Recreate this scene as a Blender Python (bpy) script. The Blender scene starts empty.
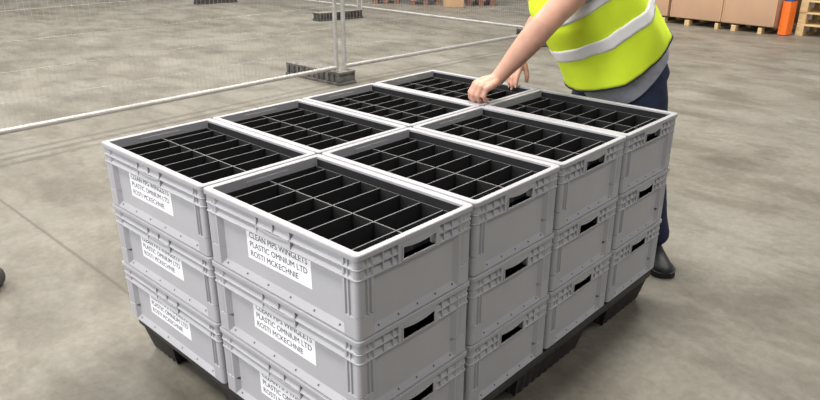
import bpy, bmesh, math, random
from mathutils import Vector, Matrix, Euler, noise

random.seed(7)
PI = math.pi
scene = bpy.context.scene
COL = scene.collection
G = 0.78            # height of the top crate rims above the floor

# ------------------------------------------------------------------ helpers
def tag(o, label=None, cat=None, group=None, kind=None):
    if label: o['label'] = label
    if cat: o['category'] = cat
    if group: o['group'] = group
    if kind: o['kind'] = kind
    return o

def obj(name, bm, mats, parent=None, smooth=False, angle=None):
    bmesh.ops.recalc_face_normals(bm, faces=bm.faces[:])
    me = bpy.data.meshes.new(name)
    bm.to_mesh(me); bm.free()
    if not isinstance(mats, (list, tuple)): mats = [mats]
    for m in mats: me.materials.append(m)
    if smooth:
        for p in me.polygons: p.use_smooth = True
        if angle is not None:
            try: me.set_sharp_from_angle(angle=math.radians(angle))
            except Exception: pass
    o = bpy.data.objects.new(name, me)
    COL.objects.link(o)
    if parent is not None: o.parent = parent
    return o

def empty(name, loc=(0, 0, 0), rz=0):
    o = bpy.data.objects.new(name, None)
    o.empty_display_size = .05
    COL.objects.link(o)
    o.location = loc; o.rotation_euler = (0, 0, rz)
    return o

def copy_tree(o, parent=None):
    c = o.copy(); COL.objects.link(c)
    if parent is not None: c.parent = parent
    for ch in list(o.children): copy_tree(ch, c)
    return c

def box(bm, x0, x1, y0, y1, z0, z1, mi=0):
    vs = [bm.verts.new(p) for p in ((x0,y0,z0),(x1,y0,z0),(x1,y1,z0),(x0,y1,z0),(x0,y0,z1),(x1,y0,z1),(x1,y1,z1),(x0,y1,z1))]
    fs = [bm.faces.new([vs[i] for i in q]) for q in ((0,3,2,1),(4,5,6,7),(0,1,5,4),(1,2,6,5),(2,3,7,6),(3,0,4,7))]
    for f in fs: f.material_index = mi
    return vs

def bbox(bm, x0, x1, y0, y1, z0, z1, b=.004, mi=0, seg=2):
    """a box with rounded edges"""
    t = bmesh.new(); box(t, x0, x1, y0, y1, z0, z1)
    bmesh.ops.bevel(t, geom=t.edges[:], offset=b, segments=seg, profile=.5, affect='EDGES')
    merge(bm, t, mi)

def merge(bm, t, mi=0):
    mp = {}
    for v in t.verts: mp[v] = bm.verts.new(v.co)
    for f in t.faces:
        try:
            g = bm.faces.new([mp[v] for v in f.verts]); g.material_index = mi; g.smooth = f.smooth
        except ValueError: pass
    t.free()

def loft(bm, loops, cap0=True, cap1=True, closed=True, skip=None, mi=0):
    rows = [[bm.verts.new(p) for p in L] for L in loops]
    n = len(loops[0])
    for i in range(len(rows) - 1):
        for j in range(n if closed else n - 1):
            if skip and skip(i, j): continue
            k = (j + 1) % n
            f = bm.faces.new((rows[i][j], rows[i][k], rows[i+1][k], rows[i+1][j])); f.material_index = mi
    if cap0: bm.faces.new(rows[0][::-1]).material_index = mi
    if cap1: bm.faces.new(rows[-1]).material_index = mi
    return rows

def frame_of(d, up=Vector((0, 0, 1))):
    d = d.normalized()
    if abs(d.dot(up)) > .97: up = Vector((1, 0, 0))
    s = d.cross(up).normalized(); u = s.cross(d).normalized()
    return s, u

def tube(bm, pts, radii, n=16, caps=True, mi=0):
    """tapered round tube along pts with rounded ends"""
    pts = [Vector(p) for p in pts]
    if not isinstance(radii, (list, tuple)): radii = [radii] * len(pts)
    P, Rr = [], []
    d0 = (pts[1] - pts[0]).normalized(); d1 = (pts[-1] - pts[-2]).normalized()
    if caps:
        for a in (80, 55, 28): P.append(pts[0] - d0 * radii[0] * math.sin(math.radians(a))); Rr.append(radii[0] * math.cos(math.radians(a)))
    P += pts; Rr += list(radii)
    if caps:
        for a in (28, 55, 80): P.append(pts[-1] + d1 * radii[-1] * math.sin(math.radians(a))); Rr.append(radii[-1] * math.cos(math.radians(a)))
    s, u = frame_of(d0)
    loops = []
    for i, p in enumerate(P):
        a = P[max(i-1, 0)]; b = P[min(i+1, len(P)-1)]
        d = (b - a).normalized()
        s = (s - d * s.dot(d)).normalized(); u = d.cross(s)
        loops.append([p + (s * math.cos(2*PI*k/n) + u * math.sin(2*PI*k/n)) * Rr[i] for k in range(n)])
    loft(bm, loops, mi=mi)

def ellipsoid(bm, c, M, seg=24, rings=16):
    """unit sphere sent through the 3x3 matrix M and moved to c"""
    t = bmesh.new(); bmesh.ops.create_uvsphere(t, u_segments=seg, v_segments=rings, radius=1)
    for v in t.verts: v.co = Vector(c) + M @ v.co
    merge(bm, t)

def remeshed(name, bm, voxel, smooth_it, mats, parent=None):
    """fuse overlapping closed shapes into one continuous skin"""
    me = bpy.data.meshes.new('raw'); bmesh.ops.recalc_face_normals(bm, faces=bm.faces[:]); bm.to_mesh(me); bm.free()
    o = bpy.data.objects.new('raw', me); COL.objects.link(o)
    m = o.modifiers.new('r', 'REMESH'); m.mode = 'VOXEL'; m.voxel_size = voxel
    s = o.modifiers.new('s', 'SMOOTH'); s.iterations = smooth_it; s.factor = .5
    dg = bpy.context.evaluated_depsgraph_get()
    new = bpy.data.meshes.new_from_object(o.evaluated_get(dg))
    new.name = name
    bpy.data.objects.remove(o)
    new.materials.clear()
    for mm in (mats if isinstance(mats, (list, tuple)) else [mats]): new.materials.append(mm)
    for p in new.polygons: p.use_smooth = True; p.material_index = 0
    r = bpy.data.objects.new(name, new); COL.objects.link(r)
    if parent is not None: r.parent = parent
    return r

# ------------------------------------------------------------------ materials
def mat(name, col, rough=.6, var=0.0, scale=20, bump=0.0, bscale=200, metal=0.0, spec=.5, stretch=None, sheen=0):
    m = bpy.data.materials.new(name); m.use_nodes = True
    nt = m.node_tree; b = nt.nodes['Principled BSDF']
    b.inputs['Base Color'].default_value = (*col, 1); b.inputs['Roughness'].default_value = rough
    b.inputs['Metallic'].default_value = metal; b.inputs['Specular IOR Level'].default_value = spec
    if sheen: b.inputs['Sheen Weight'].default_value = sheen
    tc = nt.nodes.new('ShaderNodeTexCoord'); src = tc.outputs['Object']
    if stretch:
        mp = nt.nodes.new('ShaderNodeMapping'); mp.inputs['Scale'].default_value = stretch
        nt.links.new(src, mp.inputs['Vector']); src = mp.outputs['Vector']
    if var:
        n = nt.nodes.new('ShaderNodeTexNoise'); n.inputs['Scale'].default_value = scale; n.inputs['Detail'].default_value = 5
        r = nt.nodes.new('ShaderNodeValToRGB')
        r.color_ramp.elements[0].position = .3; r.color_ramp.elements[1].position = .7
        r.color_ramp.elements[0].color = (*[c * (1 - var) for c in col], 1)
        r.color_ramp.elements[1].color = (*[min(1, c * (1 + var)) for c in col], 1)
        nt.links.new(src, n.inputs['Vector']); nt.links.new(n.outputs['Fac'], r.inputs['Fac']); nt.links.new(r.outputs['Color'], b.inputs['Base Color'])
    if bump:
        n2 = nt.nodes.new('ShaderNodeTexNoise'); n2.inputs['Scale'].default_value = bscale; n2.inputs['Detail'].default_value = 3
        bp = nt.nodes.new('ShaderNodeBump'); bp.inputs['Strength'].default_value = bump; bp.inputs['Distance'].default_value = .003
        nt.links.new(src, n2.inputs['Vector']); nt.links.new(n2.outputs['Fac'], bp.inputs['Height']); nt.links.new(bp.outputs['Normal'], b.inputs['Normal'])
    return m

M = {}
M['crate'] = mat('grey_polypropylene', (.42, .42, .45), .40, .04, 9, .05, 300)
M['dot'] = mat('dark_recess', (.10, .10, .12), .7)
M['divider'] = mat('black_fluted_sheet', (.018, .018, .020), .75, .15, 30, spec=.3)
M['cut'] = mat('lit_cut_edge', (.16, .16, .165), .6, .2, 60)  # light caught by the divider tops, put into a paler edge colour
M['paper'] = mat('label_paper', (.90, .90, .93), .6, .02, 40)
M['ink'] = mat('printed_ink', (.10, .10, .15), .6)
M['pallet'] = mat('black_recycled_plastic', (.035, .031, .029), .6, .3, 12, .2, 90)
M['galv'] = mat('galvanised_steel', (.47, .465, .45), .42, .12, 14, metal=.35)
M['wire'] = mat('galvanised_wire', (.44, .43, .41), .45, .05, 14, metal=.3)
M['rubber'] = mat('dusty_black_rubber', (.055, .053, .050), .8, .35, 22, .3, 80)
M['dusty'] = mat('dusty_lit_top_rubber', (.20, .185, .165), .9, .35, 18)  # dusty block tops, with their lit grey put into the colour too
M['greydust'] = mat('grey_dusty_rubber', (.11, .105, .098), .9, .4, 14)
M['card'] = mat('brown_cardboard', (.56, .36, .235), .8, .05, 3, .05, 60)
M['card2'] = mat('pale_tan_cardboard', (.62, .38, .21), .8, .06, 3)
M['tape'] = mat('cardboard_edge', (.50, .32, .20), .7)
M['wood'] = mat('pine_boards', (.66, .48, .25), .75, .18, 6, .1, 60, stretch=(8, 1, 8))
M['redwood'] = mat('stained_red_brown_boards', (.22, .10, .065), .75, .35, 6, .1, 60, stretch=(8, 1, 8))
M['orange'] = mat('orange_guard_plastic', (.90, .18, .02), .45, .04, 8)
M['blue'] = mat('blue_rack_paint', (.03, .09, .35), .45, .08, 8)
M['skin'] = mat('skin', (.66, .36, .26), .5, .09, 22, .12, 160)
M['nail'] = mat('fingernail', (.72, .42, .34), .35)
M['hair'] = mat('brown_hair', (.06, .035, .02), .6, .3, 80, .5, 300)
M['eye'] = mat('eye_white', (.75, .74, .72), .2)
M['vest'] = mat('fluorescent_lime_polyester', (.76, .98, .03), .7, .04, 7, .25, 18)
M['band'] = mat('silver_reflective_tape', (.92, .92, .92), .5, .02, 30)
M['bind'] = mat('black_binding', (.02, .02, .025), .7)
M['shirt'] = mat('grey_jersey', (.33, .34, .40), .85, .12, 40, .4, 40)
M['denim'] = mat('navy_denim', (.013, .021, .055), .85, .35, 14, .4, 120)
M['shoe'] = mat('black_leather', (.014, .015, .018), .5, .2, 20, .2, 80)
M['sole'] = mat('black_sole_rubber', (.02, .02, .02), .7)

def floor_material():
    m = bpy.data.materials.new('stained_concrete'); m.use_nodes = True
    nt = m.node_tree; N = nt.nodes; L = nt.links; b = N['Principled BSDF']
    tc = N.new('ShaderNodeTexCoord'); P = tc.outputs['Object']
    def nz(scale, detail, rough=.55, sx=1, sy=1, rot=0, off=0):
        mp = N.new('ShaderNodeMapping'); mp.inputs['Scale'].default_value = (sx, sy, 1); mp.inputs['Rotation'].default_value = (0, 0, rot)
        mp.inputs['Location'].default_value = (off, off * .7, 0)
        L.new(P, mp.inputs['Vector'])
        n = N.new('ShaderNodeTexNoise'); n.inputs['Scale'].default_value = scale; n.inputs['Detail'].default_value = detail; n.inputs['Roughness'].default_value = rough
        n.inputs['Distortion'].default_value = .4
        L.new(mp.outputs['Vector'], n.inputs['Vector']); return n.outputs['Fac']
    def ramp(f, p0, c0, p1, c1):
        r = N.new('ShaderNodeValToRGB'); e = r.color_ramp.elements
        e[0].position = p0; e[0].color = (*c0, 1); e[1].position = p1; e[1].color = (*c1, 1)
        L.new(f, r.inputs['Fac']); return r.outputs['Color']
    def mix(kind, fac, a, c):
        x = N.new('ShaderNodeMix'); x.data_type = 'RGBA'; x.blend_type = kind
        if isinstance(fac, float): x.inputs['Factor'].default_value = fac
        else: L.new(fac, x.inputs['Factor'])
        L.new(a, x.inputs['A'])
        if isinstance(c, tuple): x.inputs['B'].default_value = (*c, 1)
        else: L.new(c, x.inputs['B'])
        return x.outputs['Result']
    base = ramp(nz(.55, 5, .6, rot=.5), .32, (.204, .188, .154), .68, (.272, .258, .224))
    big = ramp(nz(1.6, 7, .62, off=3), .36, (.70, .69, .67), .60, (1.0, 1.0, 1.0))
    c = mix('MULTIPLY', .75, base, big)
    st = ramp(nz(3.6, 9, .66, sx=1, sy=.5, rot=-.75, off=9), .40, (.50, .47, .43), .55, (1, 1, 1))
    c = mix('MULTIPLY', .55, c, st)
    fine = ramp(nz(26, 8, .7, off=5), .35, (.74, .73, .71), .62, (1.10, 1.10, 1.10))
    c = mix('MULTIPLY', .6, c, fine)
    # saw-cut joint: a dark line along y
    sep = N.new('ShaderNodeSeparateXYZ'); L.new(P, sep.inputs[0])
    wob = N.new('ShaderNodeMath'); wob.operation = 'MULTIPLY_ADD'; L.new(nz(7, 3), wob.inputs[0]); wob.inputs[1].default_value = .012; wob.inputs[2].default_value = -.166
    ad = N.new('ShaderNodeMath'); ad.operation = 'ADD'; L.new(sep.outputs['X'], ad.inputs[0]); L.new(wob.outputs[0], ad.inputs[1])
    ab = N.new('ShaderNodeMath'); ab.operation = 'ABSOLUTE'; L.new(ad.outputs[0], ab.inputs[0])
    lt = N.new('ShaderNodeMapRange'); L.new(ab.outputs[0], lt.inputs['Value'])
    lt.inputs['From Min'].default_value = .003; lt.inputs['From Max'].default_value = .012; lt.inputs['To Min'].default_value = .62; lt.inputs['To Max'].default_value = 0
    c = mix('MIX', lt.outputs['Result'], c, (.075, .06, .045))
    L.new(c, b.inputs['Base Color'])
    rr = N.new('ShaderNodeMapRange'); L.new(nz(2.2, 6, .6, off=2), rr.inputs['Value'])
    rr.inputs['From Min'].default_value = .35; rr.inputs['From Max'].default_value = .65
    rr.inputs['To Min'].default_value = .38; rr.inputs['To Max'].default_value = .62
    L.new(rr.outputs['Result'], b.inputs['Roughness'])
    b.inputs['Specular IOR Level'].default_value = .4
    bp = N.new('ShaderNodeBump'); bp.inputs['Strength'].default_value = .15; bp.inputs['Distance'].default_value = .004
    L.new(nz(40, 6, .7), bp.inputs['Height']); L.new(bp.outputs['Normal'], b.inputs['Normal'])
    return m

# ------------------------------------------------------------------ the setting
bm = bmesh.new(); box(bm, -14, 26, -14, 26, -.2, 0)
tag(obj('floor', bm, floor_material()), 'worn concrete warehouse floor with a saw-cut joint', 'floor', kind='structure')

# ------------------------------------------------------------------ crate
CX, CY, CH = .2000, .2998, .2200

def rrect(inset, z, seg=5):
    iy = inset - .003 if inset > .0185 else (.0095 + (inset - .0095) * .62 if inset > .0095 else inset)
    hx, hy = CX - inset, CY - iy
    r = max(.013 - inset * .3, .005)
    pts = []
    # start on short side y=-hy, going counter-clockwise; two extra points per short side frame the hand hole
    pts += [(-.069, -hy, z), (.069, -hy, z)]
    for (cx, cy, a0) in ((hx - r, -hy + r, -90), (hx - r, hy - r, 0)):
        for k in range(seg + 1):
            a = math.radians(a0 + 90 * k / seg); pts.append((cx + r * math.cos(a), cy + r * math.sin(a), z))
    pts += [(.069, hy, z), (-.069, hy, z)]
    for (cx, cy, a0) in ((-hx + r, hy - r, 90), (-hx + r, -hy + r, 180)):
        for k in range(seg + 1):
            a = math.radians(a0 + 90 * k / seg); pts.append((cx + r * math.cos(a), cy + r * math.sin(a), z))
    return pts
HOLE_SEGS = (0, 2 + 12)      # loop segments lying across the hand holes
Z_H0, Z_H1 = .1555, .2055    # height range taken by the hole surround

def build_crate_shell():
    bm = bmesh.new()
    prof = [(.0225, .0), (.0225, .0075), (.0080, .0080), (.0045, .0100), (.0045, .0120), (.0055, .0140), (.0172, .0280), (.0175, .0320),
            (.0175, Z_H0), (.0028, .1560), (.0022, .1590), (.0040, .1603), (.0160, .1775), (.0160, .1800), (.0030, .1806), (.0024, .1834), (.0042, .1846), (.0160, .2020), (.0160, Z_H1),
            (.0006, .2065), (.0, .2085), (.0, .2180), (.0015, .2200), (.0190, .2200), (.0208, .2185),
            (.0208, Z_H1), (.0215, Z_H0), (.0235, .0085)]
    loops = [rrect(i, z) for i, z in prof]
    i0 = 8; i1 = 18; j0 = len(prof) - 3
    def skip(i, j):
        return j in HOLE_SEGS and (i0 <= i < i1 or i == j0)
    loft(bm, loops, skip=skip)
    # hole surround at both short ends: plate with an opening whose top edge sags
    for sgn in (-1, 1):
        n = 10
        outer, inner = [], []
        for k in range(n + 1):
            x = -.071 + .142 * k / n; outer.append((x, .1545))
            inner.append((-.0555 + .111 * k / n, .1630))
        for k in range(n + 1):
            x = .071 - .142 * k / n; outer.append((x, .2060))
            t = 1 - 2 * k / n; xi = .0555 * t
            inner.append((xi, .1875 + .0065 * t * t * (1 if abs(t) < .95 else .85)))
        ya, yb = sgn * (CY - .0025), sgn * (CY - .0198)
        yc = sgn * (CY - .0060)
        loops = [[(x, yb, z) for x, z in outer], [(x, ya, z) for x, z in outer], [(x, ya, z) for x, z in inner], [(x, yb, z) for x, z in inner]]
        rows = loft(bm, loops, cap0=False, cap1=False)
        m = len(outer)
        for k in range(m): bm.faces.new((rows[3][k], rows[3][(k+1) % m], rows[0][(k+1) % m], rows[0][k]))
        # raised lip round the opening
        lip_o = []
        for (xi, zi) in inner:
            lip_o.append((xi * 1.07, .1775 + (zi - .1775) * 1.30))
        y2 = sgn * (CY - .0005)
        loops = [[(x, ya, z) for x, z in lip_o], [(x, y2, z) for x, z in lip_o], [(x, y2, z) for x, z in inner], [(x, yb, z) for x, z in inner]]
        loft(bm, loops, cap0=False, cap1=False)
        # fins in the rib zone
        for x in (-.150, -.118, -.088, .088, .118, .150):
            y0, y1 = sorted((sgn * (CY - .0030), sgn * (CY - .0140)))
            box(bm, x - .0015, x + .0015, y0, y1, .158, .206)
        # side returns of the recessed panel
        for x in (-1, 1):
            for xx in (.147,):
                y0, y1 = sorted((sgn * (CY - .0060), sgn * (CY - .0155)))
                box(bm, x * xx - .0015, x * xx + .0015, y0, y1, .030, .157)
    # long sides: fins and a dipping grip in the middle
    for sgn in (-1, 1):
        for y in (-.066, .066, 0.0):
            x0, x1 = sorted((sgn * (CX - .0030), sgn * (CX - .0150)))
            zz = (.158, .206) if abs(y) > .05 else (.176, .206)
            box(bm, x0, x1, y - .0024, y + .0024, *zz)
        for y in (-.252, .252):
            x0, x1 = sorted((sgn * (CX - .0040), sgn * (CX - .0150)))
            box(bm, x0, x1, y - .0015, y + .0015, .158, .206)
            x0, x1 = sorted((sgn * (CX - .0070), sgn * (CX - .0185)))
            box(bm, x0, x1, y - .0015, y + .0015, .030, .157)
        loops = []
        for k in range(13):
            t = -1 + k / 6; y = .066 * t; z = .1800 - .0060 * (1 - t * t)
            loops.append([(sgn * (CX - .0150), y, z), (sgn * (CX - .0015), y, z), (sgn * (CX - .0015), y, z + .005), (sgn * (CX - .0150), y, z + .005)])
        loft(bm, loops)
        x0, x1 = sorted((sgn * (CX - .0085), sgn * (CX - .0150)))
        box(bm, x0, x1, -.066, .066, .186, .206)
        # filled apron under the grip
        loops = []
        for k in range(13):
            t = -1 + k / 6; y = .066 * t
            loops.append([(sgn * (CX - .0150), y, .158), (sgn * (CX - .0020), y, .158), (sgn * (CX - .0070), y, .177 - .0060 * (1 - t * t)), (sgn * (CX - .0150), y, .177 - .0060 * (1 - t * t))])
        loft(bm, loops)
    # corner columns with vertical grooves
    def cpath(sx, sy, ins):
        hx, hy = CX - ins, CY - min(ins, .0160); r = .012
        pts = [(hx, hy - .048 + .006 * k) for k in range(5)]
        for k in range(7):
            a = math.radians(90 * k / 6); pts.append((hx - r + r * math.cos(a), hy - r + r * math.sin(a)))
        pts += [(hx - .024 - .006 * k, hy) for k in range(5)]
        return [(sx * x, sy * y) for x, y in pts]
    for sx in (-1, 1):
        for sy in (-1, 1):
            a = cpath(sx, sy, .0042); g = cpath(sx, sy, .0085); ci = cpath(sx, sy, .0180)
            n = len(a); gro = (2, 4, 12, 14)
            out = [g[i] if i in gro else a[i] for i in range(n)]
            loops = []
            for (z, pl) in ((.058, ci), (.066, out), (.2060, out), (.2060, ci)):
                loops.append([(x, y, z) for x, y in pl])
            rows = loft(bm, loops, cap0=False, cap1=False, closed=False)
            for k in (0, n - 1): bm.faces.new([rows[i][k] for i in range(4)])
            # plain boot below the grooves
            sm = cpath(sx, sy, .0042)
            rows = loft(bm, [[(x, y, z) for x, y in pl] for z, pl in ((.010, ci), (.010, sm), (.064, sm), (.070, ci))], cap0=False, cap1=False, closed=False)
            for k in (0, n - 1): bm.faces.new([rows[i][k] for i in range(4)])
    # small drain dots on the foot band
    t = bmesh.new()
    for sgn in (-1, 1):
        for y in (-.225, -.135, -.045, .045, .135, .225):
            d = bmesh.ops.create_circle(bm, cap_ends=True, segments=8, radius=.0030, matrix=Matrix.Translation((sgn * (CX - .0113), y, .0209)) @ Matrix.Rotation(sgn * math.radians(50), 4, 'Y'))
            for f in {f for v in d['verts'] for f in v.link_faces}: f.material_index = 1
            bmesh.ops.translate(bm, verts=d['verts'], vec=(sgn * .0008, 0, .0006))
        for x in (-.13, -.065, 0, .065, .13):
            d = bmesh.ops.create_circle(bm, cap_ends=True, segments=8, radius=.0030, matrix=Matrix.Translation((x, sgn * (CY - .0100), .0209)) @ Matrix.Rotation(-sgn * math.radians(56), 4, 'X'))
            for f in {f for v in d['verts'] for f in v.link_faces}: f.material_index = 1
            bmesh.ops.translate(bm, verts=d['verts'], vec=(0, sgn * .0008, .0006))
    t.free()
    return bm

PITCH = .2126
shell_src = obj('crate_shell', build_crate_shell(), [M['crate'], M['dot']], None, True, 20)
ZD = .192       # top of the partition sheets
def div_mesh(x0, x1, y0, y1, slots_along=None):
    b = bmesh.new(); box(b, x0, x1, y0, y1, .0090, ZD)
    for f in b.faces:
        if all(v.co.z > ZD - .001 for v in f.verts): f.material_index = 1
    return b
T = .0016
div_src = []
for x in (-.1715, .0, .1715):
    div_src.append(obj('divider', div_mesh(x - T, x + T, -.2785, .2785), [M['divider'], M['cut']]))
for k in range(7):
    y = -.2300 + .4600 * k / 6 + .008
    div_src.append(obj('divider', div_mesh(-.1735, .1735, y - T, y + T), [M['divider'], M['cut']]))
div_src.append(obj('divider', div_mesh(-.1735, .1735, .2785 - T, .2785 + T), [M['divider'], M['divider']]))
for x in (-.1768, .1768):
    b = bmesh.new(); box(b, x - .0009, x + .0009, -.2785, .2785, .0090, .2130)
    div_src.append(obj('side_liner', b, M['divider']))

# paper label with its three printed lines
def label_part():
    b = bmesh.new()
    x = -(CX - .0175)
    box(b, x - .0006, x + .0002, -.128, .128, .070, .1535)
    o = obj('paper_label', b, M['paper']); o['label'] = 'white paper label with three printed lines'
    cu = bpy.data.curves.new('printed_lettering', 'FONT')
    cu.body = 'CLEAN PIPS WINGLETS\nPLASTIC OMNIUM LTD\nROSTI MCKECHNIE'
    cu.size = .0255; cu.space_line = 1.12; cu.offset = 0; cu.extrude = .0001; cu.resolution_u = 3
    tmp = bpy.data.objects.new('t', cu); COL.objects.link(tmp)
    dg = bpy.context.evaluated_depsgraph_get(); dg.update()
    me = bpy.data.meshes.new_from_object(tmp.evaluated_get(dg)); bpy.data.objects.remove(tmp)
    me.name = 'printed_lettering'; me.materials.clear(); me.materials.append(M['ink'])
    xs = [v.co.x for v in me.vertices]; w = max(xs) - min(xs); k = .232 / w
    # text x runs along -y, text y along z, facing -x
    for v in me.vertices:
        tx, ty, tz = (v.co.x - min(xs)) * k, v.co.y * k, v.co.z
        v.co = Vector((x - .0010 - tz, .116 - tx, .1310 + ty))
    for p in me.polygons: p.material_index = 0
    t = bpy.data.objects.new('printed_lettering', me); COL.objects.link(t); t.parent = o
    return o
label_src = label_part()

NTH = {1: 'second', 2: 'third'}
def crate_label(c, r, k):
    if k == 0:
        return {
            (0, 0): 'open grey crate at the nearest top corner, largest in the photo, with a white label',
            (1, 0): 'open grey top crate just behind the nearest corner crate, hand hole facing right',
            (2, 0): 'open grey top crate, third back along the row with hand holes facing right',
            (3, 0): "open grey top crate at the far right corner, beside the worker's jeans",
            (0, 1): 'open grey top crate at the far left corner, white label on its long side',
            (1, 1): 'open grey top crate on the fence side, next behind the left corner crate',
            (2, 1): 'open grey top crate on the fence side, third back from the left corner',
            (3, 1): "open grey top crate at the back, underneath the worker's hands"}[(c, r)]
    lay = {1: 'middle layer', 2: 'bottom layer'}[k]
    if c == 0:
        return ('labelled grey crate in the %s under the nearest top corner' if r == 0 else 'labelled grey crate in the %s at the left end of the stack') % lay
    if r == 0:
        return {1: 'grey crate in the %s of the hand-hole side, second back from the nearest corner',
                2: 'grey crate in the %s of the hand-hole side, third back from the nearest corner',
                3: "grey crate in the %s of the hand-hole side, last one beside the worker's leg"}[c] % lay
    return {1: 'grey crate inside the %s on the fence side, second from the labelled end',
            2: 'grey crate inside the %s on the fence side, third from the labelled end',
            3: 'grey crate inside the %s on the fence side, farthest from the labelled end'}[c] % lay

PALLET_H = G - CH - 2 * PITCH
rj = random.Random(3)
first = True
for k in (2, 1, 0):
    for c in range(4):
        for r in range(2):
            z = PALLET_H + (2 - k) * PITCH
            e = empty('storage_crate', (-.012 + (c + .5) * .4068 + rj.uniform(-.0010, .0010), -.001 + (r + .5) * .6055 + rj.uniform(-.0008, .0008), z), math.radians(rj.uniform(-.06, .06)))
            tag(e, crate_label(c, r, k), 'crate', 'grey divided crates stacked on the black pallet')
            def give(src):
                o = src.copy(); COL.objects.link(o); o.parent = e; return o
            give(shell_src)
            if k == 0:
                for d in div_src: give(d)
            if c == 0:
                lo = give(label_src)
                for ch in label_src.children:
                    q = ch.copy(); COL.objects.link(q); q.parent = lo
                dy = (.002 if r == 0 else .028) + rj.uniform(-.006, .006)
                lo.location = (0, dy, rj.uniform(-.002, .001)); lo.rotation_euler = (math.radians(rj.uniform(-.6, .6)), 0, 0)
for o in [shell_src] + div_src + list(label_src.children) + [label_src]:
    bpy.data.objects.remove(o)

# ------------------------------------------------------------------ pallet
def build_pallet():
    e = empty('plastic_pallet', (.8, .6, 0))
    tag(e, 'black plastic pallet with block feet under the stack of grey crates', 'pallet')
    b = bmesh.new()
    # deck: a perimeter frame and slats, so light passes as in a real open deck
    x0, x1, y0, y1 = -.790, .790, -.590, .590
    bbox(b, x0, x1, y0, y0 + .10, .105, PALLET_H, .004); bbox(b, x0, x1, y1 - .10, y1, .105, PALLET_H, .004)
    bbox(b, x0, x0 + .10, y0 + .098, y1 - .098, .105, PALLET_H, .004); bbox(b, x1 - .10, x1, y0 + .098, y1 - .098, .105, PALLET_H, .004)
    n = 11
    for i in range(n):
        yc = y0 + .1 + (y1 - y0 - .2) * (i + .5) / n
        box(b, x0 + .09, x1 - .09, yc - .032, yc + .032, .112, PALLET_H - .002)
    obj('deck', b, M['pallet'], e, True, 30)
    for (xa, xb) in ((-.785, -.50), (-.13, .30), (.45, .785)):
        for (ya, yb) in ((-.585, -.38), (-.105, .105), (.375, .585)):
            b = bmesh.new()
            # tapered foot with vertical corrugations
            per = []
            nx, ny = max(6, int((xb - xa) / .022)), max(6, int((yb - ya) / .022))
            if nx % 2: nx += 1
            if ny % 2: ny += 1
            for i in range(nx): per.append((xa + (xb - xa) * i / nx, ya, i, 0, 1))
            for i in range(ny): per.append((xb, ya + (yb - ya) * i / ny, i, 1, 0))
            for i in range(nx): per.append((xb - (xb - xa) * i / nx, yb, i, 0, -1))
            for i in range(ny): per.append((xa, yb - (yb - ya) * i / ny, i, -1, 0))
            cx, cy = (xa + xb) / 2, (ya + yb) / 2
            def ring(z, ins, gro):
                L = []
                for (x, y, i, ax, ay) in per:
                    q = ins + (gro if (i // 1) % 2 else 0)
                    fx = ((xb - xa) / 2 - q) / ((xb - xa) / 2); fy = ((yb - ya) / 2 - q) / ((yb - ya) / 2)
                    L.append((cx + (x - cx) * fx, cy + (y - cy) * fy, z))
                return L
            loft(b, [ring(0, .030, .004), ring(.006, .026, .008), ring(.085, .008, .008), ring(.110, .003, .002)])
            obj('foot', b, M['pallet'], e)
build_pallet()

# ------------------------------------------------------------------ temporary fence
FY, FX = 4.06, 6.83          # near run lies along x at y=FY; far run along y at x=FX
def build_panel(name_label, L, nv):
    """panel standing on local x from 0 to L"""
    e = empty('mesh_fence')
    z0 = .128
    for x in (.03, L - .03):
        b = bmesh.new(); tube(b, [(x, 0, z0), (x, 0, 1.0), (x, 0, 2.0)], .021, 14, caps=False)
        obj('post', b, M['galv'], e, True, 40)
    for z, nm in ((.165, 'bottom_rail'), (1.98, 'top_rail')):
        b = bmesh.new(); tube(b, [(.03, 0, z), (L / 2, 0, z), (L - .03, 0, z)], .020, 12, caps=False)
        obj(nm, b, M['galv'], e, True, 40)
    b = bmesh.new()
    def wire(p, q, rr):
        d = Vector(q) - Vector(p); s, u = frame_of(d)
        loft(b, [[Vector(a) + (s * math.cos(t) + u * math.sin(t)) * rr for t in (0, PI/2, PI, 3*PI/2)] for a in (p, q)])
    for i in range(1, nv): wire((.03 + (L - .06) * i / nv, -.018, .15), (.03 + (L - .06) * i / nv, -.018, 1.99), .0009)
    for i in range(1, 10): wire((.03, -.021, .165 + .19 * i), (L - .03, -.021, .165 + .19 * i), .0010)
    obj('wire_mesh', b, M['wire'], e)
    return e

def fence(label, at, rz, L, nv):
    e = build_panel(label, L, nv); e.location = at; e.rotation_euler = (0, 0, rz)
    tag(e, label, 'fence', 'wire mesh temporary fence panels')
fence('grey wire fence panel on the left, its bottom rail running out of the left edge', (.08, 3.955, 0), .020, 3.38, 88)
fence("grey wire fence panel from the twin posts towards the worker's arm", (3.50, 4.020, 0), -.042, 3.46, 88)
fence("grey wire fence panel at the back, its white rail ending behind the worker's arm", (6.965, 3.93, 0), PI / 2 - .061, 3.78, 96)
fence('grey wire fence panel farthest back, beyond the distant post', (7.20, 7.75, 0), PI / 2 - .061, 3.50, 90)

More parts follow.
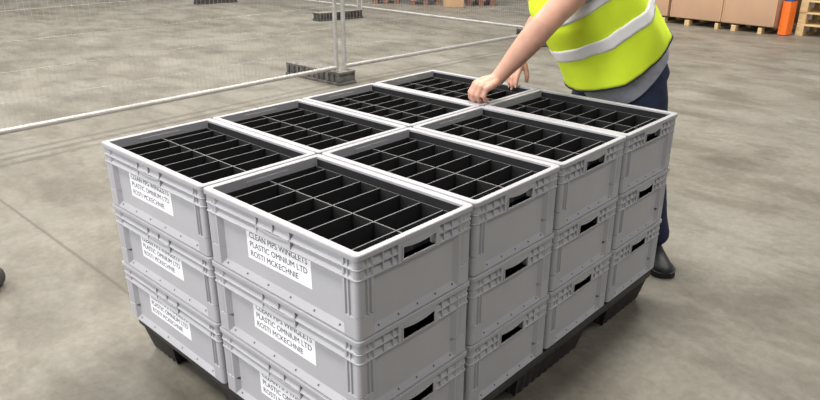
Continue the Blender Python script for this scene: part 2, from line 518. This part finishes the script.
def foot_mesh():
    b = bmesh.new()
    L, W, H = .42, .110, .128
    bbox(b, -L + .02, L - .02, -W + .022, W - .022, .0, H - .012, .006)
    bbox(b, -L, L, -W, W, .0, .026, .006)
    bbox(b, -L + .005, L - .005, -W + .006, W - .006, H - .030, H, .008)
    for f in b.faces:
        if f.calc_center_median().z > H - .002: f.material_index = 1
    n = 11
    for i in range(n):
        x = -L + .035 + (2 * L - .07) * i / (n - 1)
        bbox(b, x - .020, x + .020, -W + .003, W - .003, .02, H - .018, .006)
    return b
fsrc = None
for (x, y, rz, lab) in ((6.77, 7.80, -.17, 'black ridged rubber fence foot beneath the distant post, left of centre'),
                        (3.50, 4.36, PI / 2, 'dusty grey-black rubber fence foot under the twin posts nearest the crates'),
                        (6.78, 11.48, -.20, 'black ridged rubber fence foot farthest away, at the top edge'),
                        (6.95, 4.10, .95, "black rubber fence foot partly hidden behind the worker's forearm")):
    if fsrc is None: o = fsrc = obj('ballast_block', foot_mesh(), [M['rubber'], M['dusty']], None, True, 30)
    else: o = fsrc.copy(); COL.objects.link(o)
    if x == 3.50:
        o.data = o.data.copy(); o.data.materials[0] = M['greydust']
    o.location = (x, y, 0); o.rotation_euler = (0, 0, rz)
    tag(o, lab, 'fence foot', 'black rubber fence feet')

# dark rounded block cut by the left edge of the photo
b = bmesh.new()
bbox(b, -.26, .085, -.09, .09, 0, .085, .035, seg=4)
o = obj('rubber_block', b, M['rubber'], None, True, 40)
o.location = (-.262, 2.078, 0); o.rotation_euler = (0, 0, -.78)
tag(o, 'small dark rounded block on the floor, cut off by the left edge', 'block')

# ------------------------------------------------------------------ background goods
def wood_pallet(label, at, rz, w, d, feet, m, group=None, H=.13, setback=0.0, cat='pallet'):
    """w along local y, d along local x (depth away from the viewer)"""
    e = empty('wooden_pallet', at, rz)
    tag(e, label, cat, group)
    nb = 6; zt = H - .025
    for (fy, fw) in feet:
        bb = bmesh.new()
        for x in (-d / 2 + .05, 0, d / 2 - .05): bbox(bb, x - .05, x + .05, fy - fw / 2, fy + fw / 2, .016, zt + .001, .004)
        box(bb, -d / 2, d / 2, fy - fw / 2, fy + fw / 2, 0, .018)
        obj('bearer', bb, m, e)
    for i in range(nb):
        x = -d / 2 + .05 + setback + (d - .1 - setback) * i / (nb - 1)
        bb = bmesh.new(); bbox(bb, x - .048, x + .048, -w / 2, w / 2, zt, H, .003)
        obj('deck_board', bb, m, e)
    return e

BA = -.143          # the goods line stands slightly turned
def row_pt(y, back=0.0):   # point on the front line of the goods at world y
    return Vector((9.735 + (y - 2.148) * .145 + back, y, 0))

def carton(name, label, at, rz, d, w, h, m, group=None, cat='box', seam=True):
    e = empty(name, at, rz); tag(e, label, cat, group)
    bb = bmesh.new(); bbox(bb, -d / 2, d / 2, -w / 2, w / 2, 0, h, .012); obj('carton_body', bb, m, e, True, 40)
    for s in (-1, 1):
        bb = bmesh.new()
        box(bb, -d / 2 - .004, -d / 2 + .03, s * w / 2 - (.022 if s > 0 else -.0), s * w / 2 + (.0 if s > 0 else .022), .02, h - .02)
        obj('corner_board', bb, M['tape'], e)
    return e
PD = 1.0
defs = [  # y centre, width, feet (local y, width)
    (2.365, .77, [(-.20, .055), (.185, .07)], 'pallet under the cardboard box beside the orange guard'),
    (3.165, .83, [(.115, .075), (-.36, .05)], 'pallet under the middle of the three big cardboard boxes'),
    (4.03, .83, [(.10, .08), (-.34, .08)], "pallet under the cardboard box right behind the worker's back")]
for yc, w, feet, lab in defs:
    c = row_pt(yc, PD / 2)
    c.y += PD / 2 * math.sin(BA)
    wood_pallet('wooden ' + lab, c, BA, w, PD, feet, M['wood'], 'wooden pallets under the cardboard boxes', .105, .16)
    q = carton('cardboard_box', {2.365: 'large brown cardboard box on a pallet beside the orange guard', 3.165: 'large brown cardboard box on a pallet, middle of the three',
                 4.03: "large brown cardboard box on a pallet right behind the worker's back"}[yc], (c.x, c.y, .105), BA, PD, w - .004, 1.05, M['card'], 'large cardboard boxes on pallets')

# rack upright with its orange guard
e = empty('rack_upright', (9.87, 1.870, 0), BA); tag(e, 'blue rack upright standing between the cardboard box and the pallet stack', 'rack')
bb = bmesh.new()
for s in (-1, 1): bbox(bb, -.045, .045, s * .045 - .006, s * .045 + .006, 0.01, 3.2, .002)
bbox(bb, -.045, -.033, -.05, .05, 0.01, 3.2, .002)
obj('upright_channel', bb, M['blue'], e)
bb = bmesh.new(); bbox(bb, -.08, .08, -.07, .07, 0, .01, .002); obj('base_plate', bb, M['blue'], e)
bb = bmesh.new()
pts = [(.05, -.074), (-.06, -.074), (-.095, -.052), (-.105, 0), (-.095, .052), (-.06, .074), (.05, .074), (.05, .060), (-.05, .060), (-.078, .043), (-.085, 0), (-.078, -.043), (-.05, -.060), (.05, -.060)]
loft(bb, [[(x, y, z) for x, y in pts] for z in (.012, .46)])
o = obj('column_guard', bb, M['orange'], e, True, 35); o['label'] = 'orange column guard'
# dark pallet pile edge behind the guard
wp = None
for i in range(6):
    wood_pallet(('bottom pale wooden pallet of the pile at the right edge', 'pale wooden pallet second from the floor in the pile at the right edge',
                 'pale wooden pallet third from the floor in the pile at the right edge', 'pale wooden pallet fourth from the floor at the right edge',
                 'pale wooden pallet fifth from the floor at the right edge', 'uppermost pale wooden pallet of the pile at the right edge')[i],
                (10.36 + .01 * (i % 2), 1.115, .160 * i), BA, 1.15, 1.0, [(.525, .10), (0.0, .10), (-.525, .10)], M['wood'], 'pale wooden pallets piled at the right edge', .160)

# goods at the top edge of the photo, in the middle distance
c = Vector((9.75, 7.50, 0))
carton('cardboard_box', 'pale tan cardboard box on the floor at the top edge, above the fence rail', (9.50, 7.60, 0), .75, .36, .37, .55, M['card2'])
for (x, y, rz, w, lab) in ((10.26, 7.57, .75, .57, 'red-brown wooden pallet on the floor right of the small tan box'),
                           (9.68, 8.48, .75, .62, 'red-brown wooden pallet on the floor left of the small tan box'),
                           (9.28, 9.18, .75, .55, 'red-brown wooden pallet on the floor at the top edge, behind the distant post')):
    for i in range(3):
        l2 = ('bottom ', 'second ', 'third ')[i] + lab.replace('on the floor', 'in the pile') + ''
        wood_pallet(l2, (x, y, .130 * i), rz, w, .8, [(-w/2 + .06, .1), (0, .1), (w/2 - .06, .1)], M['redwood'], 'red-brown wooden pallets piled at the top edge')

# ------------------------------------------------------------------ the worker
def V(x, y, z): return Vector((x, y, z + G))
person = empty('person', (1.93, .35, 0))
tag(person, 'person in lime high-visibility vest leaning over the crates with both hands on the rims', 'person')
PO = Vector((1.93, .35, 0))
def W(p): return Vector(p) - PO        # world point to the person's own frame

A = V(1.95, .412, .082)                  # pelvis
B = V(1.66, .56, .58)                  # base of neck
u = (B - A).normalized()
lat = Vector((.06, 1, 0)); lat = (lat - u * lat.dot(u)).normalized()      # towards the worker's right
frn = lat.cross(u).normalized()
if frn.x > 0: frn = -frn

def trunk_ring(t, a, b_front, b_back, n=40, push=0.0, wob=0.0, seed=0, tilt=0.0, th0=0.0):
    """ring round the trunk axis at distance t above the pelvis; a = half width"""
    L = []
    for k in range(n):
        th = 2 * PI * k / n
        ca, sa = math.cos(th), math.sin(th)
        bb = b_front if sa > 0 else b_back
        p = A + u * (t + tilt * math.cos(th - th0)) + lat * a * (abs(ca) ** .85) * (1 if ca > 0 else -1) + frn * (bb * (abs(sa) ** .85) * (1 if sa > 0 else -1) + push)
        if wob:
            q = noise.noise(Vector((ca * 1.6, sa * 1.6, t * 3.2 + seed)))
            q2 = noise.noise(Vector((ca * 4 + 7, sa * 4, t * 5 - seed)))
            p += (lat * ca + frn * sa) * (q * wob + q2 * wob * .45)
        L.append(W(p))
    return L

L_SH, R_SH = V(1.66, .375, .535), V(1.69, .755, .535)
L_EL, R_EL = V(1.387, .470, .294), V(1.692, .660, .290)
L_WR, R_WR = V(1.311, .614, .085), V(1.634, .736, .130)
HIPL, HIPR = V(1.95, .325, .06), V(1.98, .485, .06)
KNL, KNR = V(1.90, .215, -.31), V(1.90, .60, -.31)
ANL, ANR = V(1.955, .155, -.685), V(1.97, .64, -.685)

bm = bmesh.new()
loft(bm, [trunk_ring(t, a, f, k) for t, a, f, k in ((-.10, .11, .08, .09), (-.04, .165, .11, .12), (.08, .165, .11, .11), (.20, .150, .11, .10), (.34, .165, .12, .11), (.44, .175, .11, .11), (.51, .13, .08, .09), (.545, .06, .05, .06))])
NK = B + u * .02
HC = V(1.540, .545, .752)              # head centre
tube(bm, [W(B - u * .06), W(B + u * .02), W(HC + Vector((.03, 0, -.05)))], [.070, .064, .060], 20)
# head: skull, jaw, nose, ears; the face looks down at the hands
fwd = (V(1.30, .60, .10) - HC).normalized(); fwd = (fwd + Vector((-.75, .05, 0))).normalized()
hs = fwd.cross(Vector((0, 0, 1))).normalized(); hu = hs.cross(fwd).normalized()
def hp(f, s, up): return W(HC + fwd * f + hs * s + hu * up)
def hm(f, s, up): return Matrix((fwd * f, hs * s, hu * up)).transposed()
ellipsoid(bm, hp(-.012, 0, .025), hm(.098, .077, .092))
ellipsoid(bm, hp(.022, 0, -.045), hm(.070, .062, .075))
ellipsoid(bm, hp(.050, 0, -.092), hm(.034, .036, .026))          # chin
ellipsoid(bm, hp(.074, 0, .032), hm(.022, .055, .014))           # brow
tube(bm, [hp(.080, 0, .020), hp(.097, 0, -.010), hp(.104, 0, -.022)], [.008, .011, .014], 12)     # nose
for s in (-1, 1):
    ellipsoid(bm, hp(.094, s * .011, -.024), hm(.009, .009, .007))
    ellipsoid(bm, hp(-.010, s * .079, -.005), hm(.018, .008, .032))   # ear
    ellipsoid(bm, hp(.062, s * .040, -.020), hm(.022, .022, .016))    # cheek
ellipsoid(bm, hp(.083, 0, -.052), hm(.012, .026, .006)); ellipsoid(bm, hp(.081, 0, -.064), hm(.012, .022, .007))   # lips
# arms
def arm(sh, el, wr, bend):
    m1 = sh.lerp(el, .5); m2 = el.lerp(wr, .22); m3 = el.lerp(wr, .6)
    tube(bm, [W(p) for p in (sh, sh.lerp(el, .25), m1, sh.lerp(el, .82), el, m2, el.lerp(wr, .4), m3, el.lerp(wr, .82), wr)],
         [.066, .062, .057, .050, .049, .050, .046, .040, .032, .029], 24)
arm(L_SH, L_EL, L_WR, 1); arm(R_SH, R_EL, R_WR, 1)
tube(bm, [W(L_SH), W(V(1.67, .48, .52))], [.060, .058], 20)
tube(bm, [W(R_SH), W(V(1.67, .63, .52))], [.060, .058], 20)
# hands
tips = []
def hand(wr, h, side, dn, spread, curls, lens, thumb_sign, palm=.088, thick=1.0):
    """h = towards the knuckles, side = index-to-little direction, dn = palm side"""
    h = h.normalized(); side = (side - h * side.dot(h)).normalized(); dn = h.cross(side).normalized() * (1 if h.cross(side).dot(dn) > 0 else -1)
    mcp = []
    for i in range(4):
        off = (i - 1.5) * spread
        m = wr + h * (palm - (.004, 0, .004, .012)[i]) + side * off - dn * (.003 - .0015 * abs(i - 1.5) ** 2) 
        mcp.append(m)
        tube(bm, [W(wr + side * off * .45 + h * .004), W(wr + h * palm * .55 + side * off * .85 - dn * .001), W(m)], [.0165, .0145 * thick, .0115 * thick], 14)
    tube(bm, [W(wr - h * .01), W(wr + h * .03), W(wr + h * palm * .75)], [.027, .024, .018], 16)
    tube(bm, [W(wr + h * .02 + dn * .010 - side * .016), W(wr + h * .055 + dn * .010 - side * .020)], [.019, .016], 14)   # thumb mound
    for i, m in enumerate(mcp):
        p = m.copy(); ang = 0.0; prev = p; pts = [W(p)]; rad = [(.0108, .0112, .0105, .0092)[i] * thick]
        fan = side * (i - 1.5) * .03
        for s in range(3):
            ang += curls[s] + (i - 1.5) * .05
            d = (h * math.cos(ang) + dn * math.sin(ang) + fan).normalized()
            ln = lens[i] * (.47, .31, .22)[s]
            p = p + d * ln * .5; pts.append(W(p)); rad.append(((.0096, .0096, .0090, .0080)[i] - s * .0006) * thick)
            p = p + d * ln * .5; pts.append(W(p)); rad.append((((.0100, .0104, .0098, .0086)[i] if s < 2 else .0074) - s * .0006) * thick)
        tube(bm, pts, rad, 12)
        tips.append((Vector(pts[-1]), d, h * math.sin(-ang) + dn * math.cos(ang)))
    # thumb leaves the side of the palm near its base
    t0 = wr + h * .022 - side * .020 + dn * .006
    t1 = t0 + (h * .70 - side * .40 + dn * .35).normalized() * .042
    t2 = t1 + (h * .80 - side * .10 + dn * .58).normalized() * .034
    t3 = t2 + (h * .75 + side * .25 + dn * .60).normalized() * .026
    tube(bm, [W(t0), W(t1), W(t1.lerp(t2, .5)), W(t2), W(t3)], [.0165, .0125, .0108, .0112, .0088], 14)
    tips.append((W(t3), (t3 - t2).normalized(), -dn))
# left hand: closed over the meeting of the rims
hL = Vector((-.93, .26, -.24)).normalized()
hand(L_WR, hL, Vector((-.25, -.95, -.22)), Vector((0, 0, -1)), .0205, (.95, .85, .55), (.080, .086, .081, .068), 1, thick=1.14)
# right hand: fingers pointing down over the outer rim
hand(R_WR, Vector((-.42, -.02, -.90)), Vector((.10, 1, 0)), Vector((-.9, 0, .4)) * -1, .0200, (-.10, .35, .35), (.076, .084, .078, .062), -1, palm=.074)
# legs inside the jeans
for hip, kn, an in ((HIPL, KNL, ANL), (HIPR, KNR, ANR)):
    tube(bm, [W(p) for p in (hip, hip.lerp(kn, .5), kn, kn.lerp(an, .35), kn.lerp(an, .75), an)], [.086, .074, .056, .055, .042, .038], 20)
body = remeshed('body', bm, .0042, 3, M['skin'], person)

# nails
bm = bmesh.new()
for p, d, nrm in tips:
    nrm = (nrm - d * nrm.dot(d)).normalized() * -1
    s = d.cross(nrm)
    t = bmesh.new(); bmesh.ops.create_uvsphere(t, u_segments=10, v_segments=6, radius=1)
    Mx = Matrix((d * .0055, s * .0048, nrm * .0018)).transposed()
    for v in t.verts: v.co = p + d * .001 + nrm * .0062 + Mx @ v.co
    merge(bm, t)
obj('fingernails', bm, M['nail'], person, True)

# eyes and hair
for s in (-1, 1):
    b = bmesh.new(); ellipsoid(b, hp(.070, s * .031, .008), hm(.013, .014, .011), 14, 10)
    obj('eye', b, M['eye'], person, True)
bm = bmesh.new()
ellipsoid(bm, hp(-.020, 0, .038), hm(.101, .084, .094)); ellipsoid(bm, hp(-.050, 0, -.005), hm(.068, .076, .075))
t = bmesh.new(); 
hair = remeshed('hair', bm, .006, 2, M['hair'], person); t.free()

# jeans
bm = bmesh.new()
loft(bm, [trunk_ring(t, a, f, k) for t, a, f, k in ((-.20, .10, .09, .09), (-.10, .180, .14, .13), (.0, .186, .140, .136), (.08, .185, .13, .135), (.125, .180, .13, .130))])
for hip, kn, an in ((HIPL, KNL, ANL), (HIPR, KNR, ANR)):
    tube(bm, [W(p) for p in (hip + Vector((0, 0, -.01)), hip.lerp(kn, .35), hip.lerp(kn, .7), kn, kn.lerp(an, .3), kn.lerp(an, .7), an + Vector((0, 0, .035)))], [.108, .104, .086, .072, .068, .060, .058], 24)
    for i in range(3):
        q = kn.lerp(an, .70 + .10 * i); tube(bm, [W(q + Vector((.05, -.02, .004))), W(q + Vector((-.05, .0, -.006)))], [.021, .021], 10)
remeshed('jeans', bm, .007, 3, M['denim'], person)

# grey shirt showing under the vest, with short sleeves
bm = bmesh.new()
rows = [(-.045, .208, .195, .158), (.015, .206, .185, .150), (.08, .195, .160, .140), (.20, .185, .150, .125), (.34, .195, .150, .135), (.44, .195, .13, .13), (.50, .14, .09, .10), (.53, .085, .07, .075)]
dip = lambda t: -.050 if t < .05 else 0.0
loft(bm, [trunk_ring(t, a, f, k, wob=.010, seed=2, tilt=dip(t), th0=1.05) for t, a, f, k in rows] + [trunk_ring(t, a - .012, f - .012, k - .012, wob=.010, seed=2, tilt=dip(t), th0=1.05) for t, a, f, k in rows[::-1]], cap0=False, cap1=False)
for sh, el in ((L_SH, L_EL), (R_SH, R_EL)):
    inn = V(1.67, .50, .535) if sh is L_SH else V(1.67, .63, .535)
    tube(bm, [W(inn), W(sh.lerp(inn, .35) + Vector((0, 0, .012))), W(sh), W(sh.lerp(el, .2)), W(sh.lerp(el, .40))], [.074, .082, .084, .080, .074], 22)
obj('shirt', bm, M['shirt'], person, True)

# vest
NV = 56
vr = [  # t, half width, front, back
    (.045, .235, .245, .186), (.10, .238, .230, .184), (.17, .238, .216, .176), (.25, .236, .218, .164), (.33, .234, .228, .150), (.41, .230, .210, .140), (.475, .222, .160, .130), (.530, .190, .125, .120), (.565, .130, .095, .100), (.590, .088, .080, .085)]
def vest_radii(t):
    t = min(max(t, vr[0][0]), vr[-1][0])
    for i in range(len(vr) - 1):
        if vr[i][0] <= t <= vr[i+1][0]:
            q = (t - vr[i][0]) / (vr[i+1][0] - vr[i][0])
            return [vr[i][j] + (vr[i+1][j] - vr[i][j]) * q for j in (1, 2, 3)]
def vest_at(t, off=0.0, tilt=0.0, th0=2.85):
    L = []
    for k in range(NV):
        tt = t + tilt * math.cos(2 * PI * k / NV - th0)
        a, f, bk = vest_radii(tt)
        L.append(trunk_ring(tt, a + off, f + off, bk + off, NV, wob=.026, seed=5.3)[k])
    return L
ts = [.045 + i * .0175 for i in range(32)]
bm = bmesh.new()
loft(bm, [vest_at(t, -.004) for t in ts[::-1]] + [vest_at(t) for t in ts], cap0=False, cap1=False)
obj('vest', bm, M['vest'], person, True)
def vband(name, t0, t1, m, off=.0026, tilt=0.0):
    b = bmesh.new(); n = 5
    tt = [t0 + (t1 - t0) * i / n for i in range(n + 1)]
    loft(b, [vest_at(t, -.001, tilt) for t in tt[:1]] + [vest_at(t, off, tilt) for t in tt] + [vest_at(t, -.001, tilt) for t in tt[-1:]], cap0=False, cap1=False)
    return obj(name, b, m, person, True)
o = vband('reflective_band', .180, .236, M['band'], tilt=.035); o['label'] = 'lower silver reflective band'
o = vband('reflective_band', .345, .398, M['band'], tilt=.045); o['label'] = 'upper silver reflective band'
o = vband('hem_binding', .0455, .053, M['bind']); o['label'] = 'black hem binding'

# shoes
def shoe(an, toe):
    d = Vector((toe.x, toe.y, 0)).normalized(); s = Vector((-d.y, d.x, 0))
    g = Vector((an.x, an.y, 0))
    def P(f, l, z): return W(g + d * f + s * l + Vector((0, 0, z)))
    b = bmesh.new()
    prof = [(-.085, .012, .060), (-.080, .032, .085), (-.05, .039, .098), (0, .041, .105), (.05, .044, .085), (.10, .050, .068), (.145, .050, .058), (.175, .038, .050), (.192, .016, .040)]
    loops = []
    for f, w, h in prof:
        loops.append([P(f, w * math.cos(a) * (1 if math.sin(a) < 0.2 else .92), .018 + max(0, math.sin(a)) ** .8 * (h - .018)) for a in [2 * PI * k / 20 for k in range(20)]])
    loft(b, loops)
    tube(b, [P(-.02, 0, .08), P(-.018, 0, .135)], [.045, .047], 20, caps=False)
    up = obj('shoe', b, M['shoe'], person, True)
    b = bmesh.new()
    out = []
    for f, w, h in prof: out.append((f, w + .006))
    loop = [(f, w) for f, w in out] + [(f, -w) for f, w in out[::-1]]
    loft(b, [[P(f, w, 0) for f, w in loop], [P(f * 1.02, w, .026) for f, w in loop]])
    obj('sole', b, M['sole'], up)
shoe(ANL, Vector((-.72, -.62, 0))); shoe(ANR, Vector((-1, .12, 0)))

# ------------------------------------------------------------------ light
wd = bpy.data.worlds.new('World'); scene.world = wd; wd.use_nodes = True
bg = wd.node_tree.nodes['Background']; bg.inputs['Color'].default_value = (.93, .96, 1.0, 1); bg.inputs['Strength'].default_value = .235
def area(name, loc, target, sx, sy, power, col):
    l = bpy.data.lights.new(name, 'AREA'); l.shape = 'RECTANGLE'; l.size = sx; l.size_y = sy; l.energy = power; l.color = col
    o = bpy.data.objects.new(name, l); COL.objects.link(o); o.location = loc
    o.rotation_euler = (Vector(target) - Vector(loc)).to_track_quat('-Z', 'Y').to_euler(); return o
# open loading door on the left, daylight
area('loading_door_light', (-6.5, 2.6, 2.6), (1.0, 0.8, .5), 5, 4.2, 390, (.97, .985, 1.0))
# rows of high-bay lamps; dim first row added to lift the shaded crate sides
for ix in range(3):
    for iy in range(4):
        area('high_bay_and_fill_light', (-2.5 + 5.0 * ix, -4.3 + 5.5 * iy, 7.0), (-2.5 + 5.0 * ix, -4.3 + 5.5 * iy, 0), 1.8, 1.8, 310 if iy else 105, (1.0, .95, .87))

# ------------------------------------------------------------------ camera
cam = bpy.data.cameras.new('camera'); co = bpy.data.objects.new('camera', cam); COL.objects.link(co)
yaw, pit = .7513, .3821
F = Vector((math.cos(yaw) * math.cos(pit), math.sin(yaw) * math.cos(pit), -math.sin(pit)))
co.location = (-.8596, -.9473, .6401 + G)
co.rotation_euler = F.to_track_quat('-Z', 'Y').to_euler()
cam.sensor_width = 36; cam.lens = 36 * 681.3 / 820; cam.clip_start = .05; cam.clip_end = 100
scene.camera = co
scene.view_settings.view_transform = 'Standard'; scene.view_settings.look = 'None'
scene.view_settings.gamma = 1; scene.view_settings.exposure = 0.0
